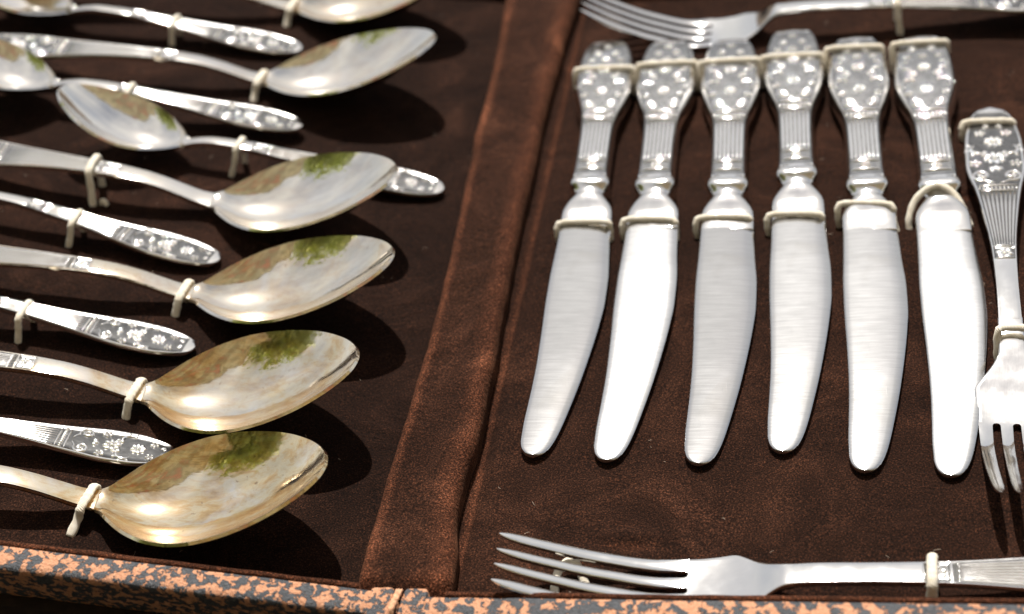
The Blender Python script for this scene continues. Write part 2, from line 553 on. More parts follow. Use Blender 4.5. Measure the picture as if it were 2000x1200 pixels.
def nz(x, y, s, seed=0.0): return noise.noise(Vector((x * s, y * s, seed)))
def floor(name, x0, x1, y0, y1, mat, seed, extra=None, cloth='floor'):
    mb = MB()
    nx, ny = int((x1 - x0) / 1.6), int((y1 - y0) / 1.6)
    rows = []
    for i in range(nx + 1):
        x = x0 + (x1 - x0) * i / nx
        r = []
        for j in range(ny + 1):
            y = y0 + (y1 - y0) * j / ny
            z = .45 * nz(x, y, .035, seed) + .22 * nz(x, y, .11, seed + 5) + .07 * nz(x, y, .35, seed + 9)
            if extra: z += extra(x, y)
            r.append((x, y, z))
        rows.append(r)
    mb.grid(rows)
    return mb.build(name, M[cloth], case, mat=mat)
YF, YB = -143.0, 221.0
def pucker(x, y):        # the cloth is drawn in where cords go through it
    z = 0
    for px, py in ((137, -124), (52, -112), (36, -119), (158, 60), (151, 43), (136, 170), (160, 110)):
        d2 = ((x - px) / 9) ** 2 + ((y - py) / 5) ** 2
        if d2 < 9: z += 1.1 * math.exp(-d2) * math.sin((y - py) * .55)
    if x < 16: z += 1.5 * math.exp(-((x - 7) / 3.5) ** 2) * (.55 + .6 * nz(3, y, .03, 4)) - 1.6 * math.exp(-((x - 1.5) / 2.0) ** 2)
    return z
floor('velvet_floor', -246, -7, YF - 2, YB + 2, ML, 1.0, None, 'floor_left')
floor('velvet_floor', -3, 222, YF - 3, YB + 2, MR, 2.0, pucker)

# velvet strip over the hinge
mb = MB()
rows = []
ny = 230
prof = [(.6, -2.5), (.1, 3), (-.4, 6.0), (-.35, 7.8), (.2, 9.2), (1.1, 10.3), (2.4, 10.8), (4.0, 10.4), (6.2, 9.7), (10, 9.4), (14, 9.5), (17.5, 9.9), (20.5, 9.9), (22.6, 9.2), (24.0, 7.6), (24.6, 5.2), (24.6, 2.4), (24.2, -1.2), (24, -4)]
lx = pchip([(-146, -24.3), (-100, -24.4), (-60, -23.6), (-13, -23.6), (34, -24.8), (103, -28.0), (160, -29), (195, -31.5), (226, -33)])
rx = pchip([(-146, 3.0), (-125, 2.5), (-104, -1.0), (-68, .4), (-16, -.8), (43, -2), (112, -2.4), (172, -1.5), (226, 2)])
for j in range(ny + 1):
    y = -140.5 + 366 * j / ny
    a, b_ = lx(y), rx(y)
    r = []
    for i, (px, pz) in enumerate(prof):
        q = (px + .5) / 26.5
        x = a + q * (b_ - a + 1.5)
        wig = .5 * nz(x, y, .05, 11) + .25 * nz(x, y, .16, 13)
        z = pz + (1.0 if 2 < i < 15 else .3) * (wig + .55 * nz(x * 1.6, y * .35, .12, 17))
        x += (.6 * nz(q * 9, y, .045, 21) + .25 * nz(q * 9, y, .17, 25)) * (1 if i > 1 else .8)
        if j < 4: z -= (4 - j) ** 2 * .28
        r.append((x, y, z))
    rows.append(r)
mb.grid(rows)
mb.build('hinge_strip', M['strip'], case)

def prism(mb, prof, x0, x1, n, wob=.12, seed=0):
    """a wall along x with the (y, z) outline prof, slightly uneven"""
    rows = []
    for i in range(n + 1):
        x = x0 + (x1 - x0) * i / n
        rows.append([(x, y + wob * nz(x, y, .09, seed), z + wob * nz(x, z, .11, seed + 3)) for y, z in prof])
    ids = mb.grid(rows, True)
    mb.cap(ids[0]); mb.cap(ids[-1], True)
def prism_y(mb, prof, y0, y1, n):
    rows = [[(x, y0 + (y1 - y0) * i / n, z) for x, z in prof] for i in range(n + 1)]
    ids = mb.grid(rows, True)
    mb.cap(ids[0]); mb.cap(ids[-1], True)
def rim_prof(yi, yo, zt, zb):      # wall outline with rounded top edges
    s = 1 if yo > yi else -1
    return [(yi, zb), (yi, zt - .9), (yi + s * .3, zt - .25), (yi + s * 1.0, zt), (yo - s * 2.0, zt), (yo - s * .8, zt - .35), (yo - s * .15, zt - 1.1), (yo, zt - 2.2), (yo - s * 9.0, zb)]
def lip_prof(yi, yo, zt):          # velvet padding on the inside of a wall
    s = 1 if yo > yi else -1
    return [(yi, -2), (yi, zt - 2.0), (yi + s * .35, zt - .8), (yi + s * 1.1, zt - .1), (yi + s * 1.9, zt), (yo, zt - .3), (yo, -2)]
ZT = 12.0
for mat, x0, x1, yo, lip0, lip1, sd in ((ML, -246, -3.2, -143.6, -246, -9.4, 1), (MR, -8.6, 222, -145.2, 3.6, 222, 5)):
    mb = MB(); prism(mb, rim_prof(yo, yo - 8.6, ZT, -16), x0, x1, 150, .16, sd); mb.build('front_rim', M['paper'], case, mat=mat, angle=60)
    mb = MB(); prism(mb, lip_prof(yo + 2.6, yo + .05, ZT + .15), lip0, lip1, 150, .28, sd + 7); mb.build('velvet_edge', M['floor'], case, mat=mat)
    mb = MB(); prism(mb, rim_prof(YB + 2.7, YB + 11, ZT, -16), x0, x1, 60, .15, sd + 2); mb.build('back_rim', M['paper'], case, mat=mat, angle=60)
    mb = MB(); prism(mb, lip_prof(YB, YB + 2.65, ZT + .15), lip0, lip1, 60, .25, sd + 9); mb.build('velvet_edge', M['floor'], case, mat=mat)
    s = -1 if x0 < -100 else 1
    xe = x0 if s < 0 else x1
    mb = MB(); prism_y(mb, rim_prof(xe, xe + s * 8, ZT, -16), YF - 9, YB + 11, 40); mb.build('side_rim', M['paper'], case, mat=mat, angle=60)
    mb = MB(); prism_y(mb, lip_prof(xe - s * 2.6, xe - s * .05, ZT + .15), YF, YB, 40); mb.build('velvet_edge', M['floor'], case, mat=mat)
    mb = MB(); prism_y(mb, [(x0, -15.5), (x0, -6), (x1, -6), (x1, -15.5)], YF - 8, YB + 10, 4); mb.build('base_board', M['dark'], case, mat=mat, smooth=False)
# corner posts of the two rims at the hinge and the torn cloth between them
for x0, x1, y1, sd, mat in ((-18.4, -11.2, -142.0, 31, MR), (-8.4, -1.4, -142.2, 37, MR)):
    mb = MB()
    rows = []
    for i in range(13):
        x = x0 + (x1 - x0) * i / 12
        e = min(i, 12 - i)
        dz = -.5 if e == 0 else 0
        dy = (-1.1, -.3)[e] if e < 2 else 0
        rows.append([(x, y + .25 * nz(x, z, .4, sd), z + dz * (z > 0) + .2 * nz(x, y, .35, sd + 1)) for y, z in
                     ((y1 + dy, -3), (y1 + dy, ZT - .6), (y1 + dy - .5, ZT + .2), (y1 - 1.5, ZT + .42), (y1 - 5, ZT + .38), (y1 - 9.6, ZT + .2), (y1 - 11.3, ZT - .4), (y1 - 11.8, ZT - 2), (y1 - 11.8, -3))])
    ids = mb.grid(rows, True); mb.cap(ids[0]); mb.cap(ids[-1], True)
    mb.build('corner_post', M['paper'], case, mat=mat, angle=60)
mb = MB()
rows = []
for j in range(19):
    y = -143.2 - j * .55
    row = []
    for i in range(7):
        a = -1.25 + 2.5 * i / 6
        row.append((-9.95 - .09 * j + a * (1 - .1 * (j % 3)) , y + .5 * nz(i, j, .7, 2), ZT + .7 - .5 * a * a - (max(0, j - 12) ** 2) * .12 + .55 * nz(i * 2.1, j, .55, 9)))
    rows.append(row)
mb.grid(rows)
fr = mb.build('hinge_cloth', M['fray'], case)
sm = fr.modifiers.new('thickness', 'SOLIDIFY'); sm.thickness = .0006

# ------------------------------------------------------------------ cords
def tube(mb, pts, r, flat=1.0, seg=10, sub=5):
    P = [Vector(p) for p in pts]
    fine = []
    for i in range(len(P) - 1):
        p0, p1, p2, p3 = P[max(i - 1, 0)], P[i], P[i + 1], P[min(i + 2, len(P) - 1)]
        for s in range(sub):
            t = s / sub
            fine.append(.5 * ((2 * p1) + (p2 - p0) * t + (2 * p0 - 5 * p1 + 4 * p2 - p3) * t * t + (3 * p1 - p0 - 3 * p2 + p3) * t ** 3))
    fine.append(P[-1])
    up = Vector((1, 0.05, 0))
    rows = []
    L = 0
    start = len(mb.v)
    for i, p in enumerate(fine):
        d = (fine[min(i + 1, len(fine) - 1)] - fine[max(i - 1, 0)]).normalized()
        a = (up - d * up.dot(d))
        if a.length < .2: a = Vector((0, 1, 0)) - d * d.y
        a.normalize(); up = a
        b = d.cross(a)
        if i: L += (p - fine[i - 1]).length
        rr = r * (1 + .07 * math.sin(i * 1.7) + .05 * random.uniform(-1, 1))
        rows.append([tuple(p + a * rr * math.cos(2 * math.pi * k / seg) * (1 / flat ** .5) + b * rr * flat * math.sin(2 * math.pi * k / seg)) for k in range(seg)])
        for k in range(seg): mb.uv[start + i * seg + k] = (k / seg * 6, L)
    ids = mb.grid(rows, True)
    mb.cap(ids[0]); mb.cap(ids[-1], True)

def cord_over(mat, x, y, hw, h, foot, r=1.25, flat=.8, axis='y', lean=0.0, far=0.0):
    """a loop coming out of the velvet, over a handle of half width hw and height h, down to the near foot"""
    mb = MB()
    if axis == 'y':
        pts = [(x + far, y + hw + 1.2, -2), (x + far * .6, y + hw + 1.3, h * .5), (x + .3, y + hw + .7, h + r * .3), (x + .1, y + hw * .55, h + r * .85), (x, y, h + r * .95),
               (x + lean * .2, y - hw * .6, h + r * .85), (x + lean * .4, y - hw - .6, h + r * .2), (x + lean * .8, y - hw - 1.3, h * .55), (foot[0], foot[1], foot[2])]
    else:
        pts = [(x - hw, y + far, -2), (x - hw - .7, y + far * .8, h * .45), (x - hw - .5, y + far * .3, h + r * .05), (x - hw * .82, y, h + r * .8), (x, y + .3 + lean * .12, h + r * .85),
               (x + hw * .82, y + lean * .25, h + r * .8), (x + hw + .5, y + lean * .5, h + r * .05), (x + hw + .7, y + lean * .8, h * .45), (foot[0], foot[1], foot[2])]
    tube(mb, pts, r, flat)
    return mb.build('cord_loop', M['cord'], case, mat=mat)

# ------------------------------------------------------------------ tablespoons
def make_tablespoon():
    r = empty('tablespoon', Matrix.Identity(4), '-', 'spoon', 'tablespoons laid across the left tray')
    Lh = 130
    flat_handle(r, .8, [(0, .3), (.15, 1.3), (.4, 2.2), (.8, 3.1), (1.4, 4.1), (3, 5.8), (8, 8.2), (16, 9.7), (26, 9.9), (36, 8.8), (45, 7.4), (60, 5.5), (75, 4.3), (90, 3.6), (110, 3.4), (124, 3.6), (130, 4.2)],
                [(0, 5.2), (5, 6.0), (11, 7.8), (19, 10.2), (28, 12.0), (40, 13.0), (60, 13.4), (90, 12.6), (130, 11)], Lh, 44, (44.5, 48), (49, 88), (88.6, 94), 1.25)
    spoon_bowl(r, 72, 23.3, 5.0, 29.8, 11.8, 4.2, 0.0)
    return r
def make_teaspoon():
    r = empty('teaspoon', Matrix.Identity(4), '-', 'spoon', 'teaspoons laid between the tablespoons')
    Lh = 102
    flat_handle(r, .8, [(0, .3), (.15, 1.1), (.4, 1.8), (.8, 2.5), (1.4, 3.3), (3, 4.6), (8, 6.6), (15, 7.8), (22, 7.9), (30, 7.0), (35, 6.3), (50, 4.5), (66, 3.1), (72, 2.8), (85, 2.4), (96, 2.2), (102, 2.5)],
                [(0, 9.1), (5, 10.4), (12, 11.3), (20, 11.2), (40, 9.2), (70, 5.6), (102, 2.6)], Lh, 34.5, (35, 38), (38.8, 70), (70.5, 75), 1.0, 2.0)
    spoon_bowl(r, 50, 16, 9, 26, 9.0, 2.5, 0.0)
    return r
def put(o, mat, x, y, z, yaw, pitch=0, roll=0):
    o.matrix_world = mat @ Matrix.Translation((x * MM, y * MM, z * MM)) @ Matrix.Rotation(math.radians(yaw), 4, 'Z') @ Matrix.Rotation(math.radians(pitch), 4, 'Y') @ Matrix.Rotation(math.radians(roll), 4, 'X')

ts = make_tablespoon()
TS = [(-109.6, 187.5, 4, 0, .6, 'tablespoon at the far edge of the left tray, bowl cut off by the picture top'),
      (-108.4, 126.8, 1.6, 0, .3, 'silver tablespoon farthest back with its whole bowl in view, second from the far edge'),
      (-105.2, 40.8, -4.4, 0, .3, 'clear silver tablespoon whose bowl tip covers the handle of a teaspoon'),
      (-97.1, -14.0, .2, 0, .65, 'tablespoon with slightly yellowed bowl, third from the front rim'),
      (-97.7, -66.6, .3, 0, .95, 'tarnished tablespoon next to the one at the front rim, brown spots near its tip'),
      (-96.9, -115.8, 1.2, 0, 1.4, 'most tarnished golden brown tablespoon, lying closest to the front rim')]
for i, (x, y, yaw, pit, tarn, lab) in enumerate(TS):
    o = ts if i == 0 else copy_tree(ts)
    o['label'] = lab
    put(o, ML, x, y, .4, yaw, pit, (1, -2, 1.5, -1.5, .8, -.6)[i])
    for c in o.children: c['tarnish'] = tarn

# teaspoons: x, y of the neck; yaw turns the handle end (local -x) to the right
te = make_teaspoon()
TE = [(-199.7, 161.9, -2.7, .1, 'teaspoon at the back left with blurred bowl, handle behind the other teaspoons'),
      (-184.7, 99.5, -2.1, .1, 'teaspoon whose bowl leaves the left picture edge, just above the one with a full bowl'),
      (-122.5, 71.4, -3.3, .1, 'teaspoon whose full bowl shows, its handle end peeking out under a tablespoon'),
      (-193.4, 23.8, -8.4, .05, 'teaspoon handle with floral end, middle of the left tray, crossing a tablespoon handle'),
      (-189.4, -34.5, -2.8, .05, 'teaspoon handle with floral end between the second and third tablespoon from the front'),
      (-179.9, -94.7, 2.1, .05, 'teaspoon handle nearest the front rim, floral end touching a tarnished bowl')]
for i, (x, y, yaw, tarn, lab) in enumerate(TE):
    o = te if i == 0 else copy_tree(te)
    o['label'] = lab
    put(o, ML, x, y, 2.6 if i == 1 else .2, yaw + 180, 0, (2, 3, 1, 6, 7, 8)[i])
    for c in o.children: c['tarnish'] = tarn

# ------------------------------------------------------------------ forks
def make_fork(name, label, Lt, Lh, ztip, zneck, zend, pitch=6.0, x_neck=-30, k=1.2, conv=.05):
    r = empty(name, Matrix.Identity(4), label, 'fork', 'forks in the right tray')
    Z = pchip([(x_neck - Lh, zend), (x_neck - Lh * .5, .5 * (zend + zneck) + 1.0), (x_neck - 12, zneck), (x_neck + 2, zneck - .8), (-18, 4.9 + (zneck - 9) * .3), (-8, 3.2), (0, 2.6), (8, 2.9), (Lt * .45, 5.6 + (ztip - 14) * .2), (Lt * .75, 10.0 + (ztip - 14) * .55), (Lt, ztip)])
    flat_handle(r, x_neck + .6, [(0, .3), (.15, 1.3), (.4, 2.2), (.8, 3.1), (1.4, 4.1), (3, 5.6), (8, 7.9), (15, 9.2), (26, 10.3), (42, 10.5), (50, 9.6), (58, 8.1), (75, 5.9), (95, 4.1), (103, 3.8), (120, 3.5), (Lh, 3.6)],
                [(u, Z(x_neck - u)) for u in range(0, int(Lh) + 1, 6)], Lh, 56, (56.5, 60), (61, 95), (95.6, 102.5), 1.45 if k > 1.3 else 1.4, 2.4, metal='fork')
    hw = 2 * pitch
    Wd = pchip([(x_neck, 3.75), (-27, 4.1), (-23, 5.6), (-19, 8.2), (-15.5, 10.8), (-13.4, 11.95), (-12, hw + .1), (-8, hw - .15), (-3, hw - .3), (0, hw - .25)])
    mb = MB()
    rows = []
    n = 42
    for i in range(n + 1):
        x = x_neck + (0 - x_neck) * i / n
        ww, z = Wd(x), Z(x)
        t = 2.4 - .3 * i / n
        q = math.sin(math.pi * min(1, max(0, (i / n - .2) / .8)) * .5) ** 2
        dish = .22 * (1 - q) - .55 * q
        row = [(x, a * ww, z + b) for a, b in ((-1, -.5 * t), (-.99, -.2), (-.96, 0))]
        row += [(x, a * ww, z + dish * (1 - a * a)) for a in (-.86, -.7, -.5, -.25, 0, .25, .5, .7, .86)]
        row += [(x, a * ww, z + b) for a, b in ((.96, 0), (.99, -.2), (1, -.5 * t), (.96, -.95 * t), (.6, -t - .3), (0, -t - .45), (-.6, -t - .3), (-.96, -.95 * t))]
        rows.append(row)
    ids = mb.grid(rows, True); mb.cap(ids[0]); mb.cap(ids[-1], True)
    mb.build('head', M['fork'], r, angle=55)
    rs = 1.15                       # half width of a slot
    for q in range(4):
        yc = (q - 1.5) * pitch
        mb = MB()
        rows = []
        xs = [0, .1, .3, .6, .9, rs] + [rs + (Lt - rs) * (i / 26) for i in range(1, 24)] + [Lt - 3.2, Lt - 1.8, Lt - .9, Lt - .35, Lt - .05]
        for x in sorted(xs):
            g = 0 if x <= 0 else (rs * math.sqrt(max(0, 1 - ((rs - x) / rs) ** 2)) if x < rs else rs)
            f = max(0, x) / Lt
            half = pitch / 2 - g
            taper = 1 - .30 * f ** 1.6
            l, rt = -half, half
            if q == 0: l = -(pitch / 2 - .27) + min(g, .3)
            if q == 3: rt = pitch / 2 - .27 - min(g, .3)
            cen = yc * (1 - conv * f * f) + .5 * (l + rt)
            hw2 = .5 * (rt - l) * taper
            dt = Lt - x
            if dt < 6: hw2 *= math.sqrt(max(.02, 1 - (1 - dt / 6) ** 2)) * .85 + .15 * (dt / 6)
            z = Z(x)
            t = (2.3 - .7 * f) * min(1, .35 + dt / 5)
            fade = .5 + .5 * math.cos(math.pi * min(1, max(0, x) / 22))
            dsh = lambda y: -.55 * (1 - min(1, (y / (2 * pitch - .25)) ** 2)) * fade
            cr = .12 * (1 - fade) + 0.0
            ed = .12 * min(1, x / 8)
            eb = .975 - .045 * min(1, x / 8)
            rows.append([(x, cen + a * hw2, z + dsh(cen + a * hw2) + b * t) for a, b in ((-1, -.5), (-eb, -ed), (-.62, cr * .35), (0, cr), (.62, cr * .35), (eb, -ed), (1, -.5), (.85, -.9), (0, -1.05), (-.85, -.9))])
        ids = mb.grid(rows, True); mb.cap(ids[0]); mb.cap(ids[-1], True)
        mb.build('tine', M['fork'], r, angle=50)
    return r
M['fork'] = silver('worn_silver', (.82, .81, .79), .10, False)
# front fork: tines to the left, lies along the front rim
f = make_fork('dinner_fork', 'fork lying along the front rim of the right tray, tines pointing left', 53, 138, 16.5, 9.5, 6)
put(f, MR, 70.0, -133.0, 0, 180 + 1.0)
f = make_fork('dinner_fork', 'blurred fork at the back of the right tray behind the knife handles', 53, 138, 22, 13.0, 8)
put(f, MR, 60.0, 180.6, 0, 180 + .6)
f = make_fork('dessert_fork', 'upright fork at the right edge beside the last knife, tines towards the viewer', 43.5, 134, 16, 11.5, 4.5, 5.9, -40, conv=.24)
put(f, MR, 164.6, -64.5, 0, -90 - 1.2)

# ------------------------------------------------------------------ knives
def make_knife():
    r = empty('table_knife', Matrix.Identity(4), '-', 'knife', 'table knives in a row in the right tray')
    # e: distance from the handle end, x = e
    W = pchip([(0, .4), (.3, 2.0), (1, 3.6), (3, 5.9), (6, 8.0), (10, 9.5), (16, 10.7), (25, 11.7), (36, 11.9), (44, 11.0), (52, 9.4), (60, 7.7), (68, 6.95), (85, 6.7), (98, 6.75), (104, 7.0)])
    T = pchip([(0, 1.2), (.3, 3.0), (1, 4.6), (3, 6.8), (8, 9.0), (16, 10.4), (36, 11.2), (60, 10.2), (85, 9.8), (104, 9.8)])
    ZM = 5.7
    rec = pchip([(0, 0), (4, 0), (7, .45), (99, .45), (102, .3), (104, .1)])
    def S(e, v):
        q = max(-1, min(1, v / max(W(e), .3)))
        return (e, v, ZM + .5 * T(e) - rec(e) + .7 * (1 - q * q) - .35)
    es = [.02, .12, .3, .6, 1, 1.8, 3, 4.5] + [6 + i * 1.75 for i in range(56)] + [104]
    fr = (-.76, -.55, -.3, 0, .3, .55, .76)
    rows = []
    for e in es:
        ww, t, rc = W(e), T(e), rec(e)
        zt = ZM + .5 * t
        L = [(-1.0, ZM - .12 * t), (-1.0, ZM + .1 * t), (-.975, ZM + .27 * t), (-.92, ZM + .42 * t), (-.85, zt - .0)]
        p = [(e, a * ww, z) for a, z in L]
        p += [(e, a * ww, zt - rc + .7 * (1 - a * a) - .35) for a in fr]
        p += [(e, -a * ww, z) for a, z in reversed(L)]
        p += [(e, a * ww, z) for a, z in ((.96, ZM - .34 * t), (.8, ZM - .48 * t), (0, ZM - .5 * t), (-.8, ZM - .48 * t), (-.96, ZM - .34 * t))]
        rows.append(p)
    mb = MB()
    ids = mb.grid(rows, True, lambda i, j: 1 if 4 <= j <= 11 and 5 < es[i] < 101 else 0)
    mb.cap(ids[0]); mb.cap(ids[-1], True)
    h = mb.build('handle', [M['relief'], M['oxid_hi']], r, angle=60)
    h['tarnish'] = .0
    # relief
    hh = .5
    mb = MB()
    for q in range(7):
        v = -.70 + 1.4 * q / 6
        ridge(mb, S, [(66 + 26 * s / 10, v * W(66 + 26 * s / 10)) for s in range(11)], .66, .25)
    mb.build('fluting', M['relief'], h)
    for e in (59.5, 65, 93.5, 99):
        mb = MB()
        ridge(mb, S, [(e, q * W(e) * .80 / 6) for q in range(-6, 7)], .5, .65)
        mb.build('band_bar', M['relief'], h)
    mb = MB()
    for i in range(8):
        dome(mb, S, 62.3, (-.74 + 1.48 * i / 7) * W(62.3), 1.1, .75, 0, .7, 8)
    mb.build('bead_row', M['relief'], h)
    flower(S, 96.2, 0, 2.0, 6, .6, h)
    for s in (-1, 1):
        scroll(S, 54.0, s * 4.1, 2.8, 1.4, math.pi * (.9 if s > 0 else -.9), -s, .5, hh, h, tail=[(57.6, s * .6), (57.0, s * 1.2)])
        flower(S, 47.6, s * 6.9, 1.7, 5, hh, h)
        leaf_arc(S, 41.0, s * 6.6, 2.7, s * .4, s * 3.9, 5, .45, hh, h)
        scroll(S, 34.5, s * 4.4, 2.2, 1.3, 0, s, .42, hh, h)
        leaf_arc(S, 27.5, s * 6.0, 2.5, s * -.4, s * 2.9, 5, .42, hh, h)
        flower(S, 21.0, s * 6.0, 1.6, 5, hh, h)
        scroll(S, 15.6, s * 3.5, 2.0, 1.3, 0, s, .42, hh, h)
    flower(S, 45.0, 0, 2.7, 8, hh * 1.1, h)
    flower(S, 29.5, 0, 2.7, 8, hh * 1.1, h)
    flower(S, 21.0, 0, 1.9, 6, hh, h)
    flower(S, 9.5, 0, 1.9, 5, hh, h)
    # bolster
    B = [(103, 7.0, 9.9), (104.3, 7.35, 10.3), (106, 7.5, 10.5), (107.6, 7.15, 10.1), (108.8, 6.3, 8.6), (110, 5.8, 7.3), (111.3, 5.7, 6.9), (112.4, 5.95, 7.2), (113.4, 6.4, 7.9), (114.4, 6.9, 7.7), (116, 7.8, 6.8), (118.3, 8.8, 5.1), (120.3, 9.25, 3.8), (122.5, 9.35, 3.0), (126, 9.35, 2.5), (129.5, 9.3, 2.3)]
    bw = pchip([(a, b) for a, b, c in B]); bt = pchip([(a, c) for a, b, c in B])
    rows = []
    for i in range(66):
        e = 103 + 26.5 * i / 65
        ww, t = bw(e), bt(e)
        zc = 5.7 - 1.0 * max(0, (e - 112) / 17.5)
        pw = 5.0 if e < 107.5 else (5.0 - (e - 107.5) * .9 if e < 110.3 else (2.5 if e < 114 else 2.5 + (e - 114) * .12))
        row = []
        for q in range(28):
            a = 2 * math.pi * q / 28
            ca, sa = math.cos(a), math.sin(a)
            row.append((e, ww * math.copysign(abs(ca) ** (2 / pw), ca), zc + .5 * t * math.copysign(abs(sa) ** (2 / pw), sa)))
        rows.append(row)
    mb = MB(); ids = mb.grid(rows, True); mb.cap(ids[0]); mb.cap(ids[-1], True)
    mb.build('bolster', M['bolster'], r)
    # blade: right hand edge (+y here is the spine side after turning)
    tab = [(129, -9.4, 9.2), (143, -9.8, 9.6), (160, -10.4, 10.3), (173, -10.5, 10.1), (183, -10.4, 9.3), (192, -10.3, 8.3), (204, -10.3, 6.7), (214, -10.5, 5.2), (226, -11.0, 3.1), (238, -11.5, .7), (243, -11.5, -.6), (246.5, -11.0, -1.9), (248.6, -10.0, -3.0), (249.8, -8.9, -4.2), (250.4, -7.6, -5.6), (250.5, -6.7, -6.5)]
    tab = [(129 + (a - 129) * .968, b, c) for a, b, c in tab]
    le = pchip([(a, b) for a, b, c in tab]); re = pchip([(a, c) for a, b, c in tab])
    es = [128.5 + i * 1.6 for i in range(70)] + [241, 242.5, 244, 245.2, 246.4, 247.4, 248.2, 248.9, 249.4, 249.8, 250.1, 250.3, 250.45, 250.5]
    es = [129 + (e - 129) * .968 for e in es]
    rows = []
    for e in es:
        l, rr = le(e), re(e)
        q = (e - 128.5) / 122
        zc = 4.7 - 1.9 * q
        t = 2.1 - .9 * q
        bev = .10 + .10 * q
        row = []
        for fx, fz in ((0, -.1), (.006, .30), (.035, .44), (.12, .53), (.26, .585), (.40, .60), (.53, .575), (.88 - bev, .49), (.93 - bev * .5, .33), (.97, .10), (1, -.12)):
            row.append((e, l + (rr - l) * fx, zc + t * fz))
        for fx in (.97, .9, .5, .1, .01):
            row.append((e, l + (rr - l) * fx, zc - t * (.5 if fx < .95 else .3)))
        rows.append(row)
    mb = MB(); ids = mb.grid(rows, True); mb.cap(ids[0]); mb.cap(ids[-1], True)
    mb.build('blade', M['steel'], r, angle=75)
    return r
M['oxid_hi'] = plain('aged_silver', (.33, .327, .32), .19, 1, 300, .2, .00012)
kn = make_knife()
# handle end, tip (mm), blade roll in degrees
KN = [((18.3, 168.5), (18.4, -78.5), -2.2, 'first knife from the hinge, grey blade, leaning left'),
      ((44.1, 166.5), (42.0, -78.7), 1.2, 'second knife from the hinge, bright white blade'),
      ((69.1, 164.5), (70.3, -82.7), -1.8, 'third knife from the hinge, evenly grey blade'),
      ((93.9, 170.0), (95.6, -81.8), .6, 'fourth knife from the hinge, its handle reaching farthest back'),
      ((119.0, 161.5), (120.0, -83.0), .3, 'fifth knife from the hinge, cord close to its handle end'),
      ((144.4, 159.5), (144.8, -89.5), 1.8, 'sixth and last knife, blade overlapped by the tine of the upright fork')]
KY = []
for i, (a, b, roll, lab) in enumerate(KN):
    o = kn if i == 0 else copy_tree(kn)
    o['label'] = lab
    dx, dy = b[0] - a[0], b[1] - a[1]
    # local x runs from handle to tip; the tip lies 6.6 mm to the local -y side ... seen from above that is to the left
    yaw = math.degrees(math.atan2(dy, dx)) - math.degrees(math.atan2(-6.6, 246.6))
    KY.append(yaw)
    put(o, MR, a[0], a[1], .15, yaw, .2, roll)
    for c in o.children:
        if c.name.startswith('blade'): c['wear'] = (.05, .9, .05, .42, .42, 1.05)[i]

# ------------------------------------------------------------------ cords around the pieces
for x, y, hw, h, ft, lean in ((-109.6, 187.0, 4.3, 5.9, (-111.2, 178.8, -1), -1.4), (-108.2, 126.0, 4.3, 5.9, (-109.8, 117.5, -1), -1.4),
                              (-99.0, -14.2, 4.4, 5.9, (-101.3, -21.0, -1), -1.6), (-99.6, -66.8, 4.4, 5.9, (-101.8, -74.0, -1), -1.8), (-98.8, -116.2, 4.5, 5.9, (-102.0, -126.4, -.6), -2.0)):
    cord_over(ML, x, y, hw, h, ft, 1.3, .68, lean=lean, far=1.0)
cord_over(ML, -151.0, 44.4, 4.6, 13.2, (-150.2, 36.8, -1), 1.3, .8, lean=.6)
for x, y, hw, h, ft, lean in ((-154.4, 159.8, 3.2, 8.6, (-155.4, 155.0, -1), -.6), (-154.1, 98.4, 3.0, 12.2, (-154.5, 93.5, -1), -.4), (-101.6, 70.2, 3.0, 10.8, (-104.6, 64.6, -1), -1.6),
                              (-148.6, 17.0, 3.6, 8.4, (-151.0, 11.4, -1), -1.2), (-148.2, -36.6, 4.0, 8.4, (-149.6, -43.0, -1), -.9)):
    cord_over(ML, x, y, hw, h, ft, 1.15, .85, lean=lean)
# short stub beside the third tablespoon's cord
mb = MB(); tube(mb, [(-147.5, 38.5, -1), (-146.8, 38.2, 1.6), (-145.6, 37.6, 2.0), (-144.8, 37.2, .6)], 1.0); mb.build('cord_end', M['cord'], case, mat=ML)
# knives: one loop near each handle end, one at each blade root
for (x, y), hw, tilt in zip(((19.4, 139.8), (44.6, 141.1), (69.6, 140.7), (94.2, 142.3), (118.5, 146.5), (143.9, 147.6)), (11.2, 11.2, 11.2, 11.2, 10.3, 10.0), (-1.6, .2, .9, .3, -.5, .8)):
    cord_over(MR, x, y, hw, 10.7, (x + hw, y - 2.5, -2), 1.1, .85, 'x', lean=tilt, far=-3)
for (x, y), hw, lean in zip(((21.4, 40.2), (45.2, 41.0), (71.7, 40.6), (96.9, 41.2), (121.5, 45.0)), (8.9, 8.9, 8.9, 8.9, 8.9), (-1, -3, -1, -1.8, -5)):
    cord_over(MR, x, y, hw, 7.0 if lean < -4 else 5.9, (x + hw + .6 + (1.4 if lean < -4 else 0), y + lean - 2.5, -2), 1.05, .85, 'x', lean=lean, far=-3)
mb = MB(); tube(mb, [(136.6, 39, -2), (136.4, 42, 2.5), (138.4, 46.4, 6.8), (142.3, 49.4, 9.4), (146.8, 50.4, 10.4), (151.4, 47.8, 9.0), (155.0, 43, 5.2), (157.2, 38, .8)], 1.1, .85); mb.build('cord_loop', M['cord'], case)
cord_over(MR, 166.6, 97.0, 8.6, 5.4, (175.6, 93, -2), 1.1, .85, 'x', lean=-1, far=-3)
cord_over(MR, 166.0, -31.5, 4.4, 11.4, (171, -35, -2), 1.1, .85, 'x', lean=-1, far=-4)
cord_over(MR, 136.9, -131.8, 4.6, 9.4, (136.4, -139.4, -1), 1.35, .8, lean=-.3)
